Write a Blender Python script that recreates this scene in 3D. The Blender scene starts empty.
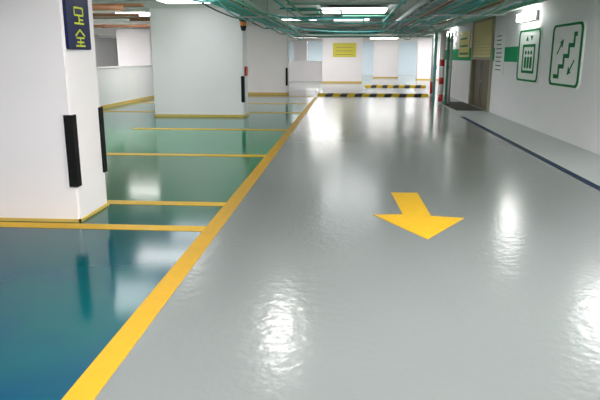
import bpy, bmesh, math, random
from mathutils import Vector, Matrix
random.seed(4)
S = bpy.context.scene
C = S.collection
S.view_settings.view_transform = 'Standard'
PI = math.pi

# ---------------------------------------------------------------- materials
def mat(name, col, rough=0.6, metal=0.0, var=0.06, scale=6.0, bump=0.0, bscale=60.0, emit=None, estr=0.0, spec=0.5):
    m = bpy.data.materials.new(name); m.use_nodes = True
    nt = m.node_tree; n = nt.nodes; l = nt.links
    b = n['Principled BSDF']
    b.inputs['Roughness'].default_value = rough
    b.inputs['Metallic'].default_value = metal
    b.inputs['Specular IOR Level'].default_value = spec
    geo = n.new('ShaderNodeNewGeometry')
    ns = n.new('ShaderNodeTexNoise'); ns.inputs['Scale'].default_value = scale; ns.inputs['Detail'].default_value = 5
    l.new(geo.outputs['Position'], ns.inputs['Vector'])
    mix = n.new('ShaderNodeMix'); mix.data_type = 'RGBA'
    mix.inputs['A'].default_value = tuple(max(0, c*(1-var)) for c in col) + (1,)
    mix.inputs['B'].default_value = tuple(min(1, c*(1+var)) for c in col) + (1,)
    l.new(ns.outputs['Fac'], mix.inputs['Factor'])
    l.new(mix.outputs['Result'], b.inputs['Base Color'])
    if bump > 0:
        n2 = n.new('ShaderNodeTexNoise'); n2.inputs['Scale'].default_value = bscale
        l.new(geo.outputs['Position'], n2.inputs['Vector'])
        bp = n.new('ShaderNodeBump'); bp.inputs['Strength'].default_value = bump; bp.inputs['Distance'].default_value = 0.01
        l.new(n2.outputs['Fac'], bp.inputs['Height']); l.new(bp.outputs['Normal'], b.inputs['Normal'])
    if emit:
        b.inputs['Emission Color'].default_value = tuple(emit)+(1,)
        b.inputs['Emission Strength'].default_value = estr
    return m

M = {}
M['wall'] = mat('white_wall_paint', (0.92,0.90,0.92), 0.6, var=0.04, scale=1.5, bump=0.08, bscale=25)
M['pillar'] = mat('pillar_paint', (0.92,0.885,0.91), 0.6, var=0.05, scale=1.0, bump=0.06, bscale=25)
M['farwall'] = mat('far_wall_daylight_tint', (0.66,0.78,0.86), 0.6, var=0.05)  # pale blue in the colour stands in for bluish daylight
M['ceil'] = mat('ceiling_concrete', (0.78,0.77,0.72), 0.8, var=0.2, scale=2, bump=0.3)
M['beam'] = mat('beam_concrete', (0.78,0.78,0.75), 0.8, var=0.12, scale=3)
M['yellow'] = mat('yellow_floor_paint', (0.60,0.35,0.012), 0.5, var=0.10, scale=9, spec=0.25)
M['lyellow'] = mat('yellow_lane_line_paint', (0.46,0.26,0.012), 0.5, var=0.10, scale=9, spec=0.25)
M['hyellow'] = mat('yellow_rubber', (0.62,0.42,0.01), 0.7, var=0.10, scale=9, spec=0.1)
M['yellow2'] = mat('yellow_skirt_paint', (0.66,0.46,0.10), 0.5, var=0.12)
M['navy'] = mat('navy_floor_paint', (0.002,0.020,0.060), 0.6, var=0.3, scale=9, spec=0.15)
M['black'] = mat('black_rubber', (0.008,0.008,0.009), 0.6, var=0.2, scale=20, bump=0.2, spec=0.2)
M['dark'] = mat('dark_plastic', (0.02,0.02,0.022), 0.5, spec=0.3)
M['orange'] = mat('orange_lens', (0.75,0.22,0.03), 0.4, var=0.1)
M['green'] = mat('green_sign_paint', (0.002,0.19,0.055), 0.65, var=0.08, spec=0.15)
M['band'] = mat('green_wall_band', (0.02,0.36,0.15), 0.7, var=0.08, spec=0.1)
M['white'] = mat('white_sign_face', (0.90,0.92,0.90), 0.5, var=0.02)
M['steel'] = mat('galvanised_steel', (0.50,0.53,0.54), 0.5, 0.5, var=0.15)
M['teal'] = mat('teal_pipe_paint', (0.12,0.50,0.48), 0.5, var=0.15)
M['pgreen'] = mat('green_pipe_paint', (0.16,0.44,0.30), 0.5, var=0.15)
M['pgrey'] = mat('grey_pipe_paint', (0.60,0.70,0.68), 0.5, var=0.12)
M['brown'] = mat('brown_pipe_paint', (0.36,0.16,0.08), 0.55, var=0.3)
M['red'] = mat('red_paint', (0.60,0.03,0.03), 0.4, var=0.1)
M['pwhite'] = mat('white_pipe_paint', (0.84,0.84,0.83), 0.4, var=0.05)
M['doorbrown'] = mat('olive_brown_door_paint', (0.12,0.10,0.065), 0.5, var=0.3, scale=4)
M['khaki'] = mat('khaki_frame_paint', (0.34,0.31,0.19), 0.5, var=0.15, scale=4)
M['tan'] = mat('tan_shutter_paint', (0.78,0.68,0.29), 0.6, var=0.10)
M['blue'] = mat('dark_blue_sign_face', (0.006,0.012,0.075), 0.4, var=0.1, spec=0.3)
M['lime'] = mat('yellow_green_sign_paint', (0.62,0.72,0.02), 0.5, var=0.05)
M['ysign'] = mat('yellow_sign_face', (0.66,0.60,0.06), 0.5, var=0.06)
M['mat'] = mat('dark_brown_mat', (0.07,0.06,0.045), 0.8, var=0.3, scale=20, bump=0.4)
M['housing'] = mat('lamp_housing', (0.7,0.7,0.7), 0.5)
M['glow'] = mat('lamp_diffuser', (0.9,0.9,0.9), 0.5, emit=(1.0,0.975,0.94), estr=17)
M['glow_wall'] = mat('wall_lamp_diffuser', (0.9,0.9,0.9), 0.5, emit=(1.0,0.975,0.95), estr=28)
M['glow_soft'] = mat('panel_diffuser', (0.9,0.9,0.9), 0.5, emit=(0.97,0.98,1.0), estr=5)
M['glow_mid'] = mat('fill_panel_diffuser', (0.9,0.9,0.9), 0.5, emit=(1.0,0.98,0.95), estr=9)  # softer glow, used only by added fill panels
M['glow_hi'] = mat('bright_fill_diffuser', (0.9,0.9,0.9), 0.5, emit=(1.0,0.975,0.95), estr=26)  # strong glow, used only by added fill lights

def floor_material():
    m = bpy.data.materials.new('glossy_epoxy_floor'); m.use_nodes = True
    nt = m.node_tree; n = nt.nodes; l = nt.links; b = n['Principled BSDF']
    geo = n.new('ShaderNodeNewGeometry'); sep = n.new('ShaderNodeSeparateXYZ'); l.new(geo.outputs['Position'], sep.inputs[0])
    def noise(scale, detail=4):
        k = n.new('ShaderNodeTexNoise'); k.inputs['Scale'].default_value = scale; k.inputs['Detail'].default_value = detail
        l.new(geo.outputs['Position'], k.inputs['Vector']); return k
    def mth(op, a, bv=None, c=None):
        k = n.new('ShaderNodeMath'); k.operation = op
        for i, v in enumerate((a, bv, c)):
            if v is None: continue
            if isinstance(v, (int, float)): k.inputs[i].default_value = v
            else: l.new(v, k.inputs[i])
        return k.outputs[0]
    def mixc(f, a, bb):
        k = n.new('ShaderNodeMix'); k.data_type = 'RGBA'
        for nm, v in (('Factor', f), ('A', a), ('B', bb)):
            if isinstance(v, tuple): k.inputs[nm].default_value = v + (1,)
            elif isinstance(v, float): k.inputs[nm].default_value = v
            else: l.new(v, k.inputs[nm])
        return k.outputs['Result']
    def rng(v, a, b_, c, d):
        k = n.new('ShaderNodeMapRange')
        for nm, q in (('From Min',a),('From Max',b_),('To Min',c),('To Max',d)): k.inputs[nm].default_value = q
        l.new(v, k.inputs['Value']); return k.outputs[0]
    nb = noise(0.7, 2); nm = noise(0.8, 2)
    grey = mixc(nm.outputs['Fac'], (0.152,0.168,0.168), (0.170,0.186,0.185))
    grey = mixc(rng(sep.outputs['Y'], 4.0, 16.0, 0.0, 1.0), grey, (0.275,0.295,0.292))  # brighter light farther down the lane is put into the colour
    walk = mixc(nm.outputs['Fac'], (0.42,0.45,0.45), (0.47,0.49,0.485))
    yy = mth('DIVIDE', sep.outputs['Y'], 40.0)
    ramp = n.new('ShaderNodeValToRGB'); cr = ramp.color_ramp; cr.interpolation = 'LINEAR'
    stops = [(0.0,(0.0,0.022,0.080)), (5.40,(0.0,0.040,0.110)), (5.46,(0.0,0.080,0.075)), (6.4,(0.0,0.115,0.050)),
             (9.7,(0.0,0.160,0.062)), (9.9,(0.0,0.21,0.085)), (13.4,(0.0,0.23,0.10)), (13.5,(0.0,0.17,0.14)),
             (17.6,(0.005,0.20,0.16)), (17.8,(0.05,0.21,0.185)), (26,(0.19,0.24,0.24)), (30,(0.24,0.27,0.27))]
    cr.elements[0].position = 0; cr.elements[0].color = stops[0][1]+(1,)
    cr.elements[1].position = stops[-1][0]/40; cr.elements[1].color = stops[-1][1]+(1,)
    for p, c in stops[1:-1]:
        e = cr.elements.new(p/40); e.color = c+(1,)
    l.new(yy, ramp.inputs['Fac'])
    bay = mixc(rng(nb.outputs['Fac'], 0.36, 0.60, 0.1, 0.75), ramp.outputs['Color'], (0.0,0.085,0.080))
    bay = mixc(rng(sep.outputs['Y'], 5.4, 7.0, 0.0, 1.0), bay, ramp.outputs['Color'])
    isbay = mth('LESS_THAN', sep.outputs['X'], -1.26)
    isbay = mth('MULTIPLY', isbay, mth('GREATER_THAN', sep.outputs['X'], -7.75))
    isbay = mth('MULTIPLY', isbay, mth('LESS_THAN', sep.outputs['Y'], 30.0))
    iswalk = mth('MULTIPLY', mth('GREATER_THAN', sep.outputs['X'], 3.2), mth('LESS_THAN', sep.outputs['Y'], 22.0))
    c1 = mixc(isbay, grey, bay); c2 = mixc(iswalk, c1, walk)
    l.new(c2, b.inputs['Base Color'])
    r = mth('SUBTRACT', 0.18, mth('MULTIPLY', isbay, 0.06))
    l.new(mth('MULTIPLY_ADD', iswalk, 0.3, r), b.inputs['Roughness'])
    l.new(mth('SUBTRACT', 1.46, mth('MULTIPLY', isbay, 0.18)), b.inputs['IOR'])
    b1 = n.new('ShaderNodeBump'); b1.inputs['Distance'].default_value = 0.007
    st = mth('ADD', rng(sep.outputs['Y'], 5.5, 10.0, 0.30, 0.0), rng(sep.outputs['Y'], 8.0, 19.0, 0.18, 0.0))
    l.new(mth('MULTIPLY', st, mth('SUBTRACT', 1.0, isbay)), b1.inputs['Strength'])
    n9 = noise(14, 2); l.new(n9.outputs['Fac'], b1.inputs['Height'])
    l.new(b1.outputs['Normal'], b.inputs['Normal'])
    return m
M['floor'] = floor_material()

# ---------------------------------------------------------------- mesh helpers
def box(bm, x0,x1,y0,y1,z0,z1, bev=0.0, seg=2):
    t = bmesh.new()
    bmesh.ops.create_cube(t, size=1, matrix=Matrix.Translation(((x0+x1)/2,(y0+y1)/2,(z0+z1)/2)) @ Matrix.Diagonal((x1-x0,y1-y0,z1-z0,1)))
    if bev > 0: bmesh.ops.bevel(t, geom=t.edges[:], offset=bev, segments=seg, affect='EDGES')
    me = bpy.data.meshes.new('tmp'); t.to_mesh(me); t.free(); bm.from_mesh(me); bpy.data.meshes.remove(me)
def tube(bm, pts, r, seg=10, cap=True):
    pts = [Vector(p) for p in pts]; rings = []; up = None
    for i, p in enumerate(pts):
        d = (pts[min(i+1,len(pts)-1)] - pts[max(i-1,0)]).normalized()
        if up is None:
            up = Vector((0,0,1)) if abs(d.z) < 0.9 else Vector((1,0,0))
        a = d.cross(up).normalized(); up = a.cross(d).normalized()
        rings.append([bm.verts.new(p + (a*math.cos(2*PI*k/seg) + up*math.sin(2*PI*k/seg))*r) for k in range(seg)])
    for A, B in zip(rings, rings[1:]):
        for k in range(seg):
            f = bm.faces.new((A[k], A[(k+1)%seg], B[(k+1)%seg], B[k])); f.smooth = True
    if cap:
        bm.faces.new(rings[0][::-1]); bm.faces.new(rings[-1])
def fillet(pts, rad=0.12, n=5):
    pts = [Vector(p) for p in pts]; out = [pts[0]]
    for a, b, c in zip(pts, pts[1:], pts[2:]):
        u = (a-b).normalized(); v = (c-b).normalized(); P = b+u*rad; Q = b+v*rad
        for k in range(n+1):
            t = k/n; out.append(P*(1-t)**2 + b*2*t*(1-t) + Q*t*t)
    out.append(pts[-1]); return out
def prism(bm, poly, O, A, B, N, th, off=0.0):
    O,A,B,N = Vector(O),Vector(A),Vector(B),Vector(N)
    lo = [bm.verts.new(O + A*x + B*y + N*off) for x,y in poly]
    hi = [bm.verts.new(O + A*x + B*y + N*(off+th)) for x,y in poly]
    bm.faces.new(hi); bm.faces.new(lo[::-1]); k = len(poly)
    for i in range(k): bm.faces.new((lo[i], lo[(i+1)%k], hi[(i+1)%k], hi[i]))
def rrect(x0,x1,y0,y1,r,n=5):
    out = []
    for cx,cy,a0 in ((x1-r,y1-r,0),(x0+r,y1-r,90),(x0+r,y0+r,180),(x1-r,y0+r,270)):
        for k in range(n+1):
            a = math.radians(a0+90*k/n); out.append((cx+r*math.cos(a), cy+r*math.sin(a)))
    return out
def ring(bm, outer, inner, O, A, B, N, th, off=0.0):
    k = len(outer)
    for i in range(k):
        j = (i+1)%k
        prism(bm, [outer[i],outer[j],inner[j],inner[i]], O,A,B,N,th,off)
def obj(name, bm, m, parent=None):
    bmesh.ops.recalc_face_normals(bm, faces=bm.faces[:])
    me = bpy.data.meshes.new(name); bm.to_mesh(me); bm.free()
    o = bpy.data.objects.new(name, me); C.objects.link(o)
    for q in (m if isinstance(m, list) else [m]): me.materials.append(q)
    if parent is not None:
        o.parent = parent; o.matrix_parent_inverse = Matrix.Translation(-Vector(parent.location))
    return o
def thing(name, label, cat, loc=(0,0,0), group=None):
    o = bpy.data.objects.new(name, None); C.objects.link(o); o.location = loc; o.empty_display_size = 0.2
    o['label'] = label; o['category'] = cat
    if group: o['group'] = group
    return o
def tag(o, label, cat, group=None):
    o['label'] = label; o['category'] = cat
    if group: o['group'] = group
    return o
def struct(name, bm, m, parent=None):
    o = obj(name, bm, m, parent)
    if parent is None: o['kind'] = 'structure'
    return o
def B1(*a, **k):
    bm = bmesh.new(); box(bm, *a, **k); return bm
def T1(pts, r, seg=10):
    bm = bmesh.new(); tube(bm, pts, r, seg); return bm

CZ = 3.05
# ---------------------------------------------------------------- the shell
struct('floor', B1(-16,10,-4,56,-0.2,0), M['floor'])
struct('ceiling', B1(-16,10,-4,56,CZ,CZ+0.2), M['ceil'])
bm = bmesh.new()
box(bm, 4.24,4.64,-4,18.6,0,CZ); box(bm, 4.24,4.64,21.4,29,0,CZ); box(bm, 4.24,4.64,18.6,21.4,2.75,CZ); box(bm, 4.6,4.64,18.6,21.4,0,2.75)
struct('wall_right', bm, M['wall'])
struct('wall_back', B1(-16,10,56,56.2,0,CZ), M['farwall'])
struct('wall_left', B1(-16.2,-16,-4,56,0,CZ), M['wall'])
struct('wall_front', B1(-16,10,-4.2,-4,0,CZ), M['wall'])
struct('wall_far_right', B1(10,10.2,29,56,0,CZ), M['wall'])
struct('wall_side_right', B1(4.64,10,28.8,29,0,CZ), M['wall'])
pw = thing('parapet_wall', 'low white parapet wall behind the green bays, yellow stripe along its foot', 'low wall', (-7.85,13,0))
obj('wall_body', B1(-7.97,-7.75,0,34,0,1.24,bev=0.01), M['wall'], pw)
obj('coping', B1(-8.0,-7.72,0,34,1.24,1.29,bev=0.01), M['pillar'], pw)
obj('skirt_stripe', B1(-7.75,-7.735,0,34,0,0.10), M['yellow2'], pw)
pw = thing('parapet_wall', 'distant low bluish white parapet wall left of the pillar with the yellow notice', 'low wall', (-4,41,0))
obj('wall_body', B1(-7.0,-1.7,41,41.2,0,1.3,bev=0.01), M['wall'], pw)
obj('coping', B1(-7.0,-1.7,40.97,41.23,1.3,1.36,bev=0.01), M['pillar'], pw)
for i, (x0,x1,y0,y1,z) in enumerate([(-16,4.24,5.6,6.3,2.8),(-16,-2.7,16.4,17.0,2.86),(-16,4.24,26.3,27.0,2.90),(-16,10,38.8,39.5,2.8),
                                     (-16,-7.8,21.5,22.1,2.62),(-3.25,-2.8,6.3,31,2.84),(-16,10,48,48.7,2.8)]):
    struct('trim_%d' % (i+1), B1(x0,x1,y0,y1,z,CZ), M['beam'])
struct('trim_8', B1(4.232,4.24,15.78,18.45,1.48,1.86), M['band'])
struct('trim_9', B1(4.232,4.24,21.55,28.7,1.48,1.90), M['band'])
struct('trim_10', B1(-16,10,31,31.6,2.72,CZ), M['beam'])  # beam added to hide the far fill lamps from view

# ---------------------------------------------------------------- floor markings
def mark(name, poly, m, label, cat, group=None, z=0.004):
    bm = bmesh.new(); prism(bm, poly, (0,0,0),(1,0,0),(0,1,0),(0,0,1), z)
    return tag(obj(name, bm, m), label, cat, group)
def rect(x0,x1,y0,y1): return [(x0,y0),(x1,y0),(x1,y1),(x0,y1)]
mark('lane_line', rect(-1.34,-1.185,0.5,25.0), M['lyellow'], 'long yellow line dividing the grey driveway from the green and blue bays', 'floor line')
G = 'yellow lines between parking bays'
for y, x0, hw, lb in ((5.43,-7.7,.085,'nearest yellow bay line, in front of the foot of the nearest pillar'),
              (6.42,-7.7,.085,'short-looking yellow bay line just behind the nearest pillar'),
              (9.80,-7.7,.11,'third yellow bay line from the front, crossing the green bays'),
              (13.45,-4.9,.13,'fourth yellow bay line, in front of the wide second pillar'),
              (17.75,-7.7,.15,'yellow bay line beginning just behind the wide second pillar'),
              (21.3,-7.7,.15,'thin distant yellow bay line midway between second and third pillars'),
              (25.4,-7.7,.15,'farthest yellow bay line, just before the third pillar')):
    mark('bay_line', rect(x0,-1.34,y-hw,y+hw), M['yellow'], lb, 'floor line', G)
mark('edge_line', rect(3.11,3.22,2,16.9), M['navy'], 'dark navy line along the edge of the walkway by the right wall', 'floor line')
arrow = [(0.55,7.16),(0.865,7.17),(0.885,6.08),(1.21,6.02),(0.745,5.25),(0.29,6.09),(0.60,6.12)]
mark('direction_arrow', arrow[::-1], M['yellow'], 'yellow painted arrow on the grey driveway pointing towards the viewer', 'floor arrow', z=0.005)
tag(obj('floor_mat', B1(3.35,4.2,18.9,22.6,0,0.012,bev=0.004), M['mat']), 'dark brown mat on the floor in front of the shuttered doorway', 'mat')

# ---------------------------------------------------------------- pillars
def guard(parent, x, y, sy, z0, z1, w=0.07, sx=1):
    t = 0.018; bm = bmesh.new()
    pts = [(sx*t,sy*t),(-sx*w,sy*t),(-sx*w,0),(0,0),(0,-sy*w),(sx*t,-sy*w)]
    prism(bm, pts, (x,y,z0),(1,0,0),(0,1,0),(0,0,1), z1-z0)
    return obj('corner_guard', bm, M['black'], parent)
def pillar(x0,x1,y0,y1,label,skirt=0.08,top=2.86,guards=(),grp='white concrete pillars'):
    p = thing('pillar', label, 'pillar', ((x0+x1)/2,(y0+y1)/2,0), grp)
    obj('shaft', B1(x0,x1,y0,y1,0,top,bev=0.02,seg=2), M['pillar'], p)
    bm = bmesh.new(); e = 0.012
    box(bm, x0-e,x1+e,y0-e,y0+0.01,0,skirt); box(bm, x1-0.01,x1+e,y0-e,y1+e,0,skirt); box(bm, x0-e,x0+0.01,y0-e,y1+e,0,skirt)
    obj('skirt_stripe', bm, M['yellow2'], p)
    for (gx,gy,sy,a,b) in guards: guard(p,gx,gy,sy,a,b)
    return p
pillar(-5.1,-2.63,5.58,6.29,'nearest white pillar with two black corner guards and a dark blue sign', 0.03, 2.8,
       ((-2.63,5.58,-1,0.36,1.06),(-2.63,6.29,1,0.38,1.08)))
pillar(-5.3,-2.80,16.35,17.05,'wide second white pillar with yellow foot, a black lantern-shaped device above its corner', 0.06, 2.86,
       ((-2.80,16.35,-1,0.4,1.1),))
pillar(-5.2,-2.6,26.3,27.0,'third white pillar, partly hidden behind the wide second pillar', 0.10, 2.90, ((-2.6,26.3,-1,0.4,1.15),))
pillar(-1.6,0.9,38.8,39.5,'distant white pillar bearing the yellow notice at the end of the driveway', 0.10, 2.8)
pillar(2.0,3.9,48,48.7,'farthest white pillar seen between the yellow notice pillar and the striped pole', 0.10, 2.8)
pillar(4.9,7.2,44,44.7,'distant white pillar behind the red and white striped pole', 0.10)
pillar(-4.2,-3.2,48,48.7,'far white pillar standing behind the distant bluish parapet wall', 0.10, 2.8)
pillar(-10.7,-9.1,28,28.7,'white pillar beyond the low parapet wall at left', 0.10)

# ---------------------------------------------------------------- signs
sg = thing('pillar_sign', 'dark blue sign with yellow-green characters on the nearest pillar', 'sign', (-2.63,5.86,2.05))
O=(-2.63,5.60,1.67); A=(0,1,0); Bv=(0,0,1); N=(1,0,0)
bm = bmesh.new(); prism(bm, rrect(0,0.50,0,0.85,0.02), O,A,Bv,N,0.03); obj('panel', bm, M['blue'], sg)
def bars(lst, w):
    out = []
    for (xa,ya,xb,yb) in lst:
        d = Vector((xb-xa,yb-ya)).normalized(); q = Vector((-d.y,d.x))*w/2
        out.append([(xa-q.x,ya-q.y),(xb-q.x,yb-q.y),(xb+q.x,yb+q.y),(xa+q.x,ya+q.y)])
    return out
def sc(g, z): return [(0.26+(a-0.27)*0.85, z+b*0.58, 0.26+(c-0.27)*0.85, z+d*0.58) for a,b,c,d in g]
g1 = [(0.15,0.0,0.39,0.0),(0.27,0.0,0.27,0.12),(0.18,0.06,0.36,0.06),(0.17,0.13,0.37,0.13),(0.27,0.26,0.15,0.16),(0.27,0.26,0.39,0.16)]
g2 = [(0.16,0.25,0.38,0.25),(0.16,0.25,0.16,0.13),(0.38,0.25,0.38,0.13),(0.16,0.13,0.38,0.13),(0.27,0.13,0.27,0.0),(0.15,0.0,0.39,0.0),(0.27,0.06,0.37,0.06)]
for g,z in ((g1,0.035),(g2,0.245),(g1,0.50)):
    bm = bmesh.new()
    for i,p in enumerate(bars(sc(g,z),0.016)): prism(bm,p,O,A,Bv,N,0.003+0.0004*i,0.03)
    obj('character', bm, M['lime'], sg)

A=(0,-1,0); N=(-1,0,0); WX=4.24
def board(yfar, w, z0, h, label, group='green and white pictogram boards'):
    s = thing('pictogram_board', label, 'sign', (4.24, yfar-w/2, z0+h/2), group)
    O=(WX,yfar,z0)
    bm = bmesh.new(); prism(bm, rrect(-0.04,w+0.04,-0.03,h+0.03,0.15), O,A,Bv,N,0.028); obj('panel', bm, M['white'], s)
    bm = bmesh.new(); ring(bm, rrect(0,w,0,h,0.14), rrect(0.09,w-0.09,0.045,h-0.045,0.10), O,A,Bv,N,0.008,0.028); obj('border', bm, M['green'], s)
    return s, O
def disc(cx,cy,rx,ry): return [(cx+rx*math.cos(t*PI/6), cy+ry*math.sin(t*PI/6)) for t in range(12)]
th=0.006; OF=0.028
s, O = board(15.7, 1.70, 1.04, 1.19, 'green-bordered board with a lift pictogram of a box with people, nearer the doorway')
for tri in ([(0.60,0.93),(0.80,0.93),(0.70,1.04)], [(0.94,1.04),(1.04,0.93),(1.14,1.04)]):
    bm = bmesh.new(); prism(bm, tri, O,A,Bv,N,th,OF); obj('arrow', bm, M['green'], s)
bm = bmesh.new()
ring(bm, [(0.38,0.19),(1.36,0.19),(1.36,0.85),(0.38,0.85)], [(0.47,0.25),(1.27,0.25),(1.27,0.79),(0.47,0.79)], O,A,Bv,N,th,OF); obj('lift_box', bm, M['green'], s)
for k,cx in enumerate((0.65,0.87,1.09)):
    bm = bmesh.new()
    prism(bm, rrect(cx-0.08,cx+0.08,0.30,0.57,0.05), O,A,Bv,N,th,OF)
    prism(bm, disc(cx,0.66,0.065,0.048), O,A,Bv,N,th,OF)
    obj('person_pictogram', bm, M['green'], s)
s, O = board(13.2, 1.66, 1.04, 1.19, 'green-bordered board with a zigzag staircase pictogram, nearer the viewer')
bm = bmesh.new()
x,y = 0.28,0.18; seg=[]; dx,dy=0.245,0.20
for k in range(4):
    seg += [(x-0.035,y,x+dx+0.035,y),(x+dx,y,x+dx,y+dy)]; x += dx; y += dy
seg.append((x-0.035,y,x+0.12,y))
for i,p in enumerate(bars(seg,0.08)): prism(bm,p,O,A,Bv,N,th+0.0003*i,OF)
obj('staircase_pictogram', bm, M['green'], s)
for pts_,hd in (([(0.36,0.62,0.56,0.80)],[(0.50,0.85),(0.68,0.90),(0.63,0.74)]), ([(1.34,0.50,1.14,0.32)],[(1.20,0.27),(1.02,0.22),(1.07,0.38)])):
    bm = bmesh.new(); prism(bm, hd, O,A,Bv,N,th,OF)
    for p in bars(pts_,0.035): prism(bm,p,O,A,Bv,N,th+0.0008,OF)
    obj('arrow', bm, M['green'], s)
s = thing('paper_notice', 'tall white notice with dark text lines over the green band beside the doorway', 'notice', (4.24,17.6,1.75))
O=(4.232,18.2,1.12)
bm = bmesh.new(); prism(bm, rect(0,1.05,0,1.22), O,A,Bv,N,0.018); obj('panel', bm, M['white'], s)
bm = bmesh.new()
for k in range(9):
    prism(bm, rect(0.2,0.85-0.15*random.random(),0.12+k*0.115,0.145+k*0.115), O,A,Bv,N,0.002,0.018)
obj('lettering', bm, M['dark'], s)
s = thing('yellow_sign', 'yellow and green notice on the white wall just past the doorway', 'sign', (4.24,23,2.05))
O=(4.232,24.0,1.6)
bm = bmesh.new(); prism(bm, rect(0,2.0,0,0.9), O,A,Bv,N,0.02); obj('panel', bm, M['ysign'], s)
bm = bmesh.new(); prism(bm, rect(0.15,1.85,0.08,0.16), O,A,Bv,N,0.003,0.02)
prism(bm, rect(0.3,1.7,0.36,0.42), O,A,Bv,N,0.003,0.02); prism(bm, rect(0.3,1.5,0.62,0.68), O,A,Bv,N,0.003,0.02)
obj('lettering', bm, M['green'], s)
s = thing('yellow_sign', 'yellow notice with dark text lines on the distant pillar', 'sign', (0,38.8,2.0))
O=(-0.95,38.8,1.6); 
bm = bmesh.new(); prism(bm, rect(0,1.45,0,0.85), O,(1,0,0),Bv,(0,-1,0),0.03); obj('panel', bm, M['ysign'], s)
bm = bmesh.new()
for z in (0.14,0.36,0.58): prism(bm, rect(0.2,1.25,z,z+0.03), O,(1,0,0),Bv,(0,-1,0),0.004,0.03)
obj('lettering', bm, M['brown'], s)

# ---------------------------------------------------------------- doorway
d = bpy.data.objects.new('door_1', None); C.objects.link(d); d.location=(4.4,20,0); d['kind']='structure'
bm = bmesh.new(); box(bm,4.2,4.3,18.45,18.66,0,2.8); box(bm,4.2,4.3,21.34,21.55,0,2.8); box(bm,4.2,4.3,18.45,21.55,2.7,2.85); box(bm,4.2,4.3,18.66,21.34,1.52,1.6)
obj('door_frame', bm, M['khaki'], d)
bm = bmesh.new()
for k in range(11): box(bm,4.22,4.27,18.66,21.34,1.6+k*0.1,1.692+k*0.1,bev=0.008,seg=1)
obj('shutter', bm, M['tan'], d)
for (a,b) in ((18.66,19.98),(20.02,21.34)):
    bm = bmesh.new(); box(bm,4.30,4.35,a,b,0,2.1); box(bm,4.285,4.30,a+0.2,b-0.2,0.2,0.75,bev=0.005); box(bm,4.285,4.30,a+0.2,b-0.2,0.9,1.42,bev=0.005)
    obj('door_leaf', bm, M['doorbrown'], d)
bm = bmesh.new(); tube(bm, fillet([(4.30,19.9,0.85),(4.24,19.9,0.85),(4.24,19.75,0.85)],0.02), 0.012); obj('handle', bm, M['steel'], d)

# ---------------------------------------------------------------- speed humps
def hump(x0,x1,y0,dep,h,n,label):
    t = thing('speed_hump', label, 'speed hump', ((x0+x1)/2,y0+dep/2,0), 'striped speed humps')
    w = (x1-x0)/n; sh = w*0.8
    for k in range(n):
        bm = bmesh.new(); prof = [(0,0),(0.02,h*0.35),(dep*0.25,h*0.85),(dep*0.4,h),(dep*0.6,h),(dep*0.75,h*0.85),(dep-0.02,h*0.35),(dep,0)]
        a = x0+k*w; b = a+w
        L = [bm.verts.new((a+(sh*(y/dep) if k>0 else 0), y0+y, z)) for y,z in prof]
        R = [bm.verts.new((b+(sh*(y/dep) if k<n-1 else 0), y0+y, z)) for y,z in prof]
        for i in range(len(prof)-1): bm.faces.new((L[i],L[i+1],R[i+1],R[i]))
        bm.faces.new(L); bm.faces.new(R[::-1]); bm.faces.new((L[0],R[0],R[-1],L[-1]))
        obj('segment', bm, M['hyellow'] if k%2==0 else M['black'], t)
hump(-1.25,3.35,25.4,1.0,0.10,15,'nearer yellow and black striped speed hump across the driveway')
hump(0.95,4.2,33,1.1,0.12,11,'farther yellow and black striped speed hump beyond the first')

# ---------------------------------------------------------------- pipes
def pipe(pts, r, m, label, rad=0.15, coup=(), grp='overhead service pipes', cat='pipe', name='ceiling_pipe'):
    t = thing(name, label, cat, pts[0], grp)
    fp = fillet(pts, rad) if len(pts) > 2 else pts
    obj('tube', T1(fp, r), m, t)
    for (a, b) in coup: obj('coupling', T1([a,b], r*1.25), m, t)
    return t
def cY(x,z,ys): return [((x,y,z),(x,y+0.15,z)) for y in ys]
R_ = [(3.42,2.61,.050,'pgreen','green overhead pipe nearest the right wall'),
      (3.30,2.76,.030,'pgrey','thin grey overhead pipe just above the green one by the right wall'),
      (3.22,2.60,.026,'teal','thin teal overhead pipe beside the green one along the right wall'),
      (3.04,2.60,.048,'pgrey','thick pale grey overhead pipe above the navy floor line'),
      (2.90,2.77,.026,'teal','thin teal overhead pipe left of the thick pale grey pipe'),
      (2.76,2.58,.022,'brown','slender brown overhead pipe low in the middle of the right bundle'),
      (2.58,2.58,.030,'pgreen','slim green overhead pipe in the middle of the right bundle'),
      (2.44,2.78,.036,'pwhite','white overhead pipe high in the right bundle'),
      (2.30,2.59,.034,'teal','middling teal overhead pipe in the left half of the right bundle'),
      (2.14,2.74,.022,'brown','thin brown overhead pipe high at the left side of the right bundle'),
      (2.02,2.58,.026,'teal','leftmost thin teal pipe of the right bundle')]
for x,z,r,m,lb in R_:
    pipe([(x,3,z),(x,29.2,z)], r, M[m], lb, coup=cY(x,z,(11.5,17.5,23.5)))
Lp = [(-2.44,2.56,.032,'teal','teal pipe turning right across the aisle, outermost at left'),
      (-2.34,2.72,.025,'brown','high brown pipe turning right across the aisle end'),
      (-2.26,2.55,.022,'pgreen','lower green pipe second from the left, crossing the aisle end'),
      (-2.16,2.55,.026,'teal','lower inner teal pipe of the left bundle crossing the aisle end'),
      (-2.06,2.70,.028,'pgrey','high grey pipe of the left bundle crossing the aisle end'),
      (-1.94,2.55,.026,'pgreen','innermost green pipe of the left bundle crossing the aisle end')]
for k,(x,z,r,m,lb) in enumerate(Lp):
    yy = 30.4 - k*0.2
    pipe([(x,3,z),(x,yy,z),(3.9,yy,z)], r, M[m], lb, rad=0.5, coup=cY(x,z,(12.5,19.5,25.0)))
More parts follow.
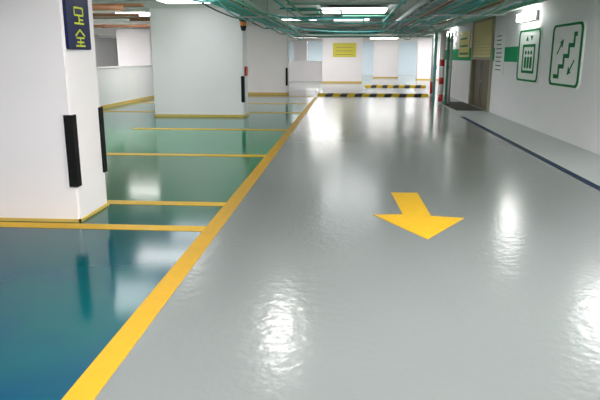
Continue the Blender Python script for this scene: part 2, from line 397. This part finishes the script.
for y,z,r,m,x0,x1,lb in ((13.6,2.66,.055,'brown',-15,-5.0,'thick brown pipe crossing above the bays before the second pillar'),
                     (14.1,2.76,.04,'brown',-15,-4.7,'slimmer brown pipe right behind the thick brown one'),
                     (15.8,2.66,.045,'brown',-15,-5.4,'brown pipe ending at the top left edge of the second pillar'),
                     (18.2,2.70,.06,'brown',-15,-5.5,'brown pipe crossing above the bays just left of the second pillar'),
                     (20.6,2.62,.05,'brown',-15,-5.5,'brown pipe crossing above the parapet wall, behind the second pillar'),
                     (15.2,2.50,.03,'pwhite',-15,-5.45,'thin white pipe crossing near the top of the second pillar'),
                     (23.8,2.88,.04,'pgrey',-2.8,4.2,'grey pipe crossing over the driveway in front of the first speed hump'),
                     (20.9,2.88,.04,'teal',-2.8,1.4,'thick teal pipe crossing over the driveway between the bright light panels'),
                     (28.2,2.66,.05,'teal',-1.8,1.4,'short thick teal pipe crossing over the driveway past the first speed hump')):
    pipe([(x0,y,z),(x1,y,z)], r, M[m], lb, coup=[((x0+(x1-x0)*t,y,z),(x0+(x1-x0)*t+0.15,y,z)) for t in (0.35,0.7)])
for k,(pts,r,m,lb) in enumerate([
    ([(-1.9,17.2,2.90),(-0.9,17.2,2.90),(-0.9,24.9,2.90),(1.3,24.9,2.90)],.025,'teal','thin teal branch pipe stepping across the driveway ceiling'),
    ([(-1.6,12.6,2.80),(-1.6,20.3,2.80),(0.5,20.3,2.80),(0.5,27.5,2.80)],.025,'teal','thin teal branch pipe passing just behind the widest light panel'),
    ([(-1.3,12.0,2.76),(-1.3,17.6,2.76),(1.3,17.6,2.76)],.025,'pgreen','thin green branch pipe crossing before the widest light panel'),
    ([(-1.5,15.2,2.86),(1.35,15.2,2.86)],.03,'pgrey','short grey pipe crossing the driveway ceiling, nearest crossing in view'),
    ([(-1.5,16.2,2.78),(-0.2,16.2,2.78),(-0.2,18.6,2.78),(1.35,18.6,2.78)],.022,'pgreen','thin green pipe stepping under the widest light panel'),
    ([(-2.0,21.8,2.80),(-0.9,21.8,2.80),(-0.9,25.6,2.80),(3.9,25.6,2.80)],.022,'pgreen','thin green branch pipe stepping across the driveway ceiling beyond the light panels'),
    ([(-2.7,27.6,2.80),(0.3,27.6,2.80),(0.3,29.0,2.80),(3.9,29.0,2.80)],.025,'teal','thin teal branch pipe stepping across beyond the first speed hump'),
    ([(1.3,10.0,2.92),(1.3,16.0,2.92),(1.25,30.0,2.92)],.030,'pgrey','thin grey pipe running high left of the cable tray'),
    ([(1.1,11.0,2.70),(1.1,21.4,2.70),(1.32,21.4,2.70),(1.32,30.0,2.70)],.025,'teal','thin teal pipe jogging sideways left of the cable tray')]):
    pipe(pts, r, M[m], lb, rad=0.12)
def tray(x0,x1,y0,y1,z,m,label,ncab):
    t = thing('cable_tray', label, 'cable tray', ((x0+x1)/2,y0,z), 'ladder cable trays')
    for x in (x0,x1): obj('side_rail', B1(x-0.012,x+0.012,y0,y1,z,z+0.09), M['steel'], t)
    y = y0+0.5
    while y < y1: obj('rung', B1(x0,x1,y-0.02,y+0.02,z+0.01,z+0.03), M['steel'], t); y += 1.0
    for k in range(ncab):
        x = x0+0.05+(x1-x0-0.1)*k/(ncab-1)
        pts = [(x+0.014*math.sin(i*1.1+k*2), y0+(y1-y0)*i/50, z+0.055+0.012*math.sin(i*0.7+k)) for i in range(51)]
        obj('tray_cable', T1(pts,0.016,6), M[m[k%len(m)]], t)
    for i in range(5):
        y = y0+0.6+(y1-y0-1.2)*i/4
        for x in (x0,x1): obj('rod', T1([(x,y,z+0.05),(x,y,CZ)],0.007,6), M['steel'], t)
tray(1.47,1.82,8,29,2.62,('teal','pgreen','dark','pgrey'),'ladder cable tray with teal and green cables, left of the right pipe bundle',6)
tray(3.58,3.95,4,29,2.70,('pgrey','pgreen','teal'),'ladder cable tray with green and grey cables close to the right wall',6)
def rack(x0,x1,y,z,label):
    t = thing('pipe_hanger', label, 'hanger', ((x0+x1)/2,y,z), 'steel pipe hangers')
    obj('crossbar', B1(x0,x1,y-0.02,y+0.02,z-0.04,z,bev=0.004), M['steel'], t)
    for x in (x0+0.02,x1-0.02): obj('rod', T1([(x,y,z-0.06),(x,y,CZ)],0.008,8), M['steel'], t)
words = ['nearest','second','third','fourth','fifth','farthest']
for i in range(6):
    rack(1.9,3.52,5.3+i*4.6,2.545,'steel hanger under the right pipe bundle, %s of six' % words[i])
    rack(-2.54,-1.85,5.0+i*4.7,2.52,'steel hanger under the left pipe bundle, %s of six' % words[i])
for k,(x,m,lb,sg_,y0,st,zr,am) in enumerate(((2.13,'teal','sagging teal cable at the left side of the right pipe bundle',0.12,5.3,4.6,2.490,.04),
      (2.46,'pgreen','sagging green cable in the left half of the right pipe bundle',0.18,5.3,4.6,2.490,.06),
      (2.68,'pgrey','sagging grey cable in the middle of the right pipe bundle',0.08,5.3,4.6,2.490,.03),
      (-2.05,'teal','sagging teal cable hanging in the left pipe bundle',0.16,5.0,4.7,2.465,.04),
      (-2.345,'dark','sagging black cable hanging in the left pipe bundle',0.08,5.0,4.7,2.465,.02))):
    pts = []
    for i in range(5*12+1):
        u = (i%12)/12.0
        pts.append((x+am*math.sin(i*0.6+k)*(4*u*(1-u))**2, y0+st*i/12.0, zr-sg_*4*u*(1-u)))
    tag(obj('cable', T1(pts, 0.014, 8), M[m]), lb, 'cable', 'sagging cables')
for k,(y,y2,m,s_,lb) in enumerate(((19.4,20.6,'teal',0.14,'sagging teal cable strung across the driveway near the second row of lights'),
                          (24.4,23.3,'pgreen',0.10,'sagging green cable strung across the driveway before the first speed hump'),
                          (13.0,14.6,'teal',0.20,'sagging teal cable strung across the driveway, nearest one in view'))):
    pts = [(-1.92+3.92*i/24, y+(y2-y)*i/24, 2.52-s_*4*(i/24)*(1-i/24)) for i in range(25)]
    tag(obj('cable', T1(pts, 0.014, 8), M[m]), lb, 'cable', 'cables across the driveway')

# striped pole + standpipes
p = thing('striped_pole', 'red and white striped pole standing at the end of the navy line', 'pole', (3.18,21.1,0))
obj('pole_shaft', T1([(3.18,21.1,0),(3.18,21.1,2.48)],0.075,16), M['pwhite'], p)
for a,b in ((0.12,0.36),(0.7,0.92),(1.3,1.52)): obj('red_band', T1([(3.18,21.1,a),(3.18,21.1,b)],0.079,16), M['red'], p)
obj('base_plate', B1(3.06,3.30,20.98,21.22,0,0.02,bev=0.004), M['steel'], p)
for x,y,r,m,lb in ((2.97,21.3,.045,'teal','teal vertical pipe just left of the red and white pole'),
                   (3.39,21.3,.045,'pgreen','green vertical pipe just right of the red and white pole'),
                   (3.24,21.6,.05,'red','red vertical standpipe behind the red and white pole'),
                   (3.54,21.6,.045,'pgrey','grey vertical pipe rightmost beside the red and white pole')):
    pipe([(x,y,0),(x,y,2.42)], r, M[m], lb, coup=[((x,y,1.2),(x,y,1.32)),((x,y,2.1),(x,y,2.2))], grp='vertical pipes by the striped pole', name='standpipe')
p = thing('white_pole', 'white pole with a red collar farther back, left of the striped pole', 'pole', (3.54,26.0,0))
obj('pole_shaft', T1([(3.54,26.0,0),(3.54,26.0,2.5)],0.08,16), M['pwhite'], p)
obj('red_band', T1([(3.54,26.0,0.1),(3.54,26.0,0.6)],0.085,16), M['red'], p)

t = thing('hanging_lantern', 'black lantern-shaped device hanging beside the top of the second pillar', 'lantern', (-2.70,15.9,2.5))
X_,Y_=-2.70,15.9
obj('rod', T1([(X_,Y_,2.6),(X_,Y_,CZ)],0.014,8), M['dark'], t)
bm = bmesh.new()
bmesh.ops.create_uvsphere(bm, u_segments=16, v_segments=10, radius=0.12, matrix=Matrix.Translation((X_,Y_,2.56)) @ Matrix.Diagonal((1,1,0.8,1)))
obj('cap', bm, M['dark'], t)
bm = bmesh.new()
bmesh.ops.create_cone(bm, cap_ends=True, segments=12, radius1=0.075, radius2=0.085, depth=0.10, matrix=Matrix.Translation((X_,Y_,2.43)))
obj('lens', bm, M['orange'], t)
bm = bmesh.new()
bmesh.ops.create_cone(bm, cap_ends=True, segments=12, radius1=0.05, radius2=0.085, depth=0.12, matrix=Matrix.Translation((X_,Y_,2.32)))
obj('body', bm, M['dark'], t)
tag(obj('alarm_box', B1(-2.803,-2.74,16.5,16.75,1.1,1.35,bev=0.01), M['red']), 'small red alarm box on the side of the second pillar', 'alarm box')

# ---------------------------------------------------------------- lights
def ceil_light(x,y,ax,L,label,z=2.93,w=0.3,g='glow'):
    t = thing('ceiling_light', label, 'light', (x,y,z), 'fluorescent ceiling lights')
    hx,hy = (L/2,w/2) if ax=='X' else (w/2,L/2)
    obj('housing', B1(x-hx,x+hx,y-hy,y+hy,z+0.03,z+0.06,bev=0.01), M['housing'], t)
    obj('diffuser', B1(x-hx+0.02,x+hx-0.02,y-hy+0.02,y+hy-0.02,z-0.03,z+0.03), M[g], t)
    for s in (-0.7,0.7): obj('rod', T1([(x+hx*s*(ax=='X'),y+hy*s*(ax=='Y'),z+0.06),(x+hx*s*(ax=='X'),y+hy*s*(ax=='Y'),CZ)],0.006,6), M['steel'], t)
H='glow_hi'; K='glow_soft'; Q='glow_mid'
for x,y,ax,L,w,g,lb in [(-1.05,9.3,'Y',1.5,.4,'glow','bright ceiling light above the yellow lane line in front of the second pillar'),
    (0.15,18.9,'X',1.9,2.0,K,'widest bright light panel over the middle of the driveway'),
    (-1.8,22.6,'X',1.3,.4,K,'slim ceiling light of the second row, left one'),
    (0.1,22.8,'X',1.3,.7,K,'broad bright light panel of the second row, right one'),
    (-3.95,15.0,'X',1.2,0.9,K,'bright light panel just in front of the top of the second pillar'),
    (-1.1,1.9,'Y',1.8,1.0,H,'added fill light over the near end of the yellow lane line'),  # lamp added out of view for general brightness
    (1.4,3.8,'Y',2.4,1.0,H,'added fill light over the near end of the driveway'),  # added out of view to brighten driveway and right wall
    (-4.3,2.2,'X',1.6,0.8,Q,'added fill light over the nearest blue bay'),  # unseen lamp added to light the near bay
    (-4.6,10.6,'X',1.8,1.4,K,'ceiling light over the green bays'),
    (-3.9,13.0,'X',1.8,0.7,Q,'added fill panel hidden above the bay before the second pillar'),  # added to light the front of the second pillar
    (-6.8,19.6,'X',1.2,.5,'glow','ceiling light above the low parapet wall, left of the second pillar'),
    (-6.6,13.0,'X',1.5,1.0,Q,'added fill light above the back of the green bays'),  # added to brighten the left parapet and pillar
    (0.8,-1.8,'X',1.8,1.0,H,'added fill light behind the viewer'),  # unseen lamp added for overall brightness
    (-5.2,21.5,'X',1.5,.8,H,'added fill light over the bays behind the second pillar'),  # lamp added for general brightness over the bays
    (-5.5,32.9,'X',1.5,1.0,Q,'added fill light over the bays behind the third pillar'),  # added fill for the far bays
    (1.2,32.8,'X',1.7,1.0,K,'added fill light beyond the crossing pipes'),  # lamp added to brighten the far driveway
    (-1.2,35,'X',1.7,1.2,H,'added fill light in front of the distant pillar with the yellow notice'),  # added to light the notice pillar's front face
    (2.4,41.6,'X',2.0,1.8,Q,'added fill light beyond the pillar with the yellow notice'),  # added fill for the far zone
    (2.6,45.5,'X',2.0,1.0,Q,'added fill light in front of the farthest pillar'),  # lamp added to light the farthest pillar's front
    (6,41,'X',1.7,1.2,H,'added fill light in front of the distant pillar behind the striped pole'),  # added to light that pillar's front face
    (-3,42.4,'X',1.7,1.2,Q,'added fill light beyond the distant parapet wall'),  # added to brighten the space past the parapet
    (-4.5,36,'X',1.7,1.2,Q,'added fill light in front of the distant parapet wall'),  # lamp added to brighten the far left
    (7,35,'X',1.7,1.2,H,'added fill light around the corner past the end of the right wall'),  # added fill for the far right area
    (-11.5,12,'X',1.6,1.4,H,'added fill light beyond the parapet wall, near one'),  # added to brighten the space at far left
    (-11.5,18,'X',1.6,1.4,H,'added fill light beyond the parapet wall, second one'),  # second lamp added to brighten the far left space
    (-11.5,25,'X',1.6,1.4,H,'added fill light beyond the parapet wall, in front of its pillar'),  # added to light the left wall and the pillar there
    (-13,33,'X',1.6,1.4,H,'added fill light beyond the parapet wall, behind its pillar'),  # last of the lamps added to brighten the far left
    (-3,51,'X',2.4,1.6,H,'added fill light by the left of the back wall'),  # added to brighten the back wall at left
    (1,51,'X',2.4,1.6,Q,'added fill light by the middle of the back wall'),  # added fill for the back wall
    (6,51,'X',2.4,1.6,H,'added fill light by the right of the back wall')]:  # lamp added to brighten the back wall at right
    ceil_light(x,y,ax,L,lb,w=w,g=g)
for y,lb in ((3.0,'wall light at the near end of the right wall'),(6.0,'added fill light high on the right wall, second from the near end'),(9.3,'wall light above and in front of the staircase board'),(15.0,'bright wall light above the lift board'),(25.5,'wall light past the doorway')):  # second lamp from the near end is added to brighten the wall
    t = thing('wall_light', lb, 'light', (4.24,y,2.5), 'wall lights on the right wall')
    obj('housing', B1(4.16,4.24,y-0.65,y+0.65,2.42,2.62,bev=0.01), M['housing'], t)
    obj('diffuser', B1(4.08,4.16,y-0.62,y+0.62,2.44,2.60), M['glow_wall'], t)

w = bpy.data.worlds.new('World'); S.world = w; w.use_nodes = True
w.node_tree.nodes['Background'].inputs[0].default_value = (0.5,0.55,0.6,1); w.node_tree.nodes['Background'].inputs[1].default_value = 0.3

cam = bpy.data.cameras.new('Camera'); cam.lens = 36; cam.sensor_width = 36; cam.clip_end = 300
co = bpy.data.objects.new('Camera', cam); C.objects.link(co)
co.location = (0,0,1.6); co.rotation_euler = (math.radians(90-13.4), 0, math.radians(4.45))
S.camera = co
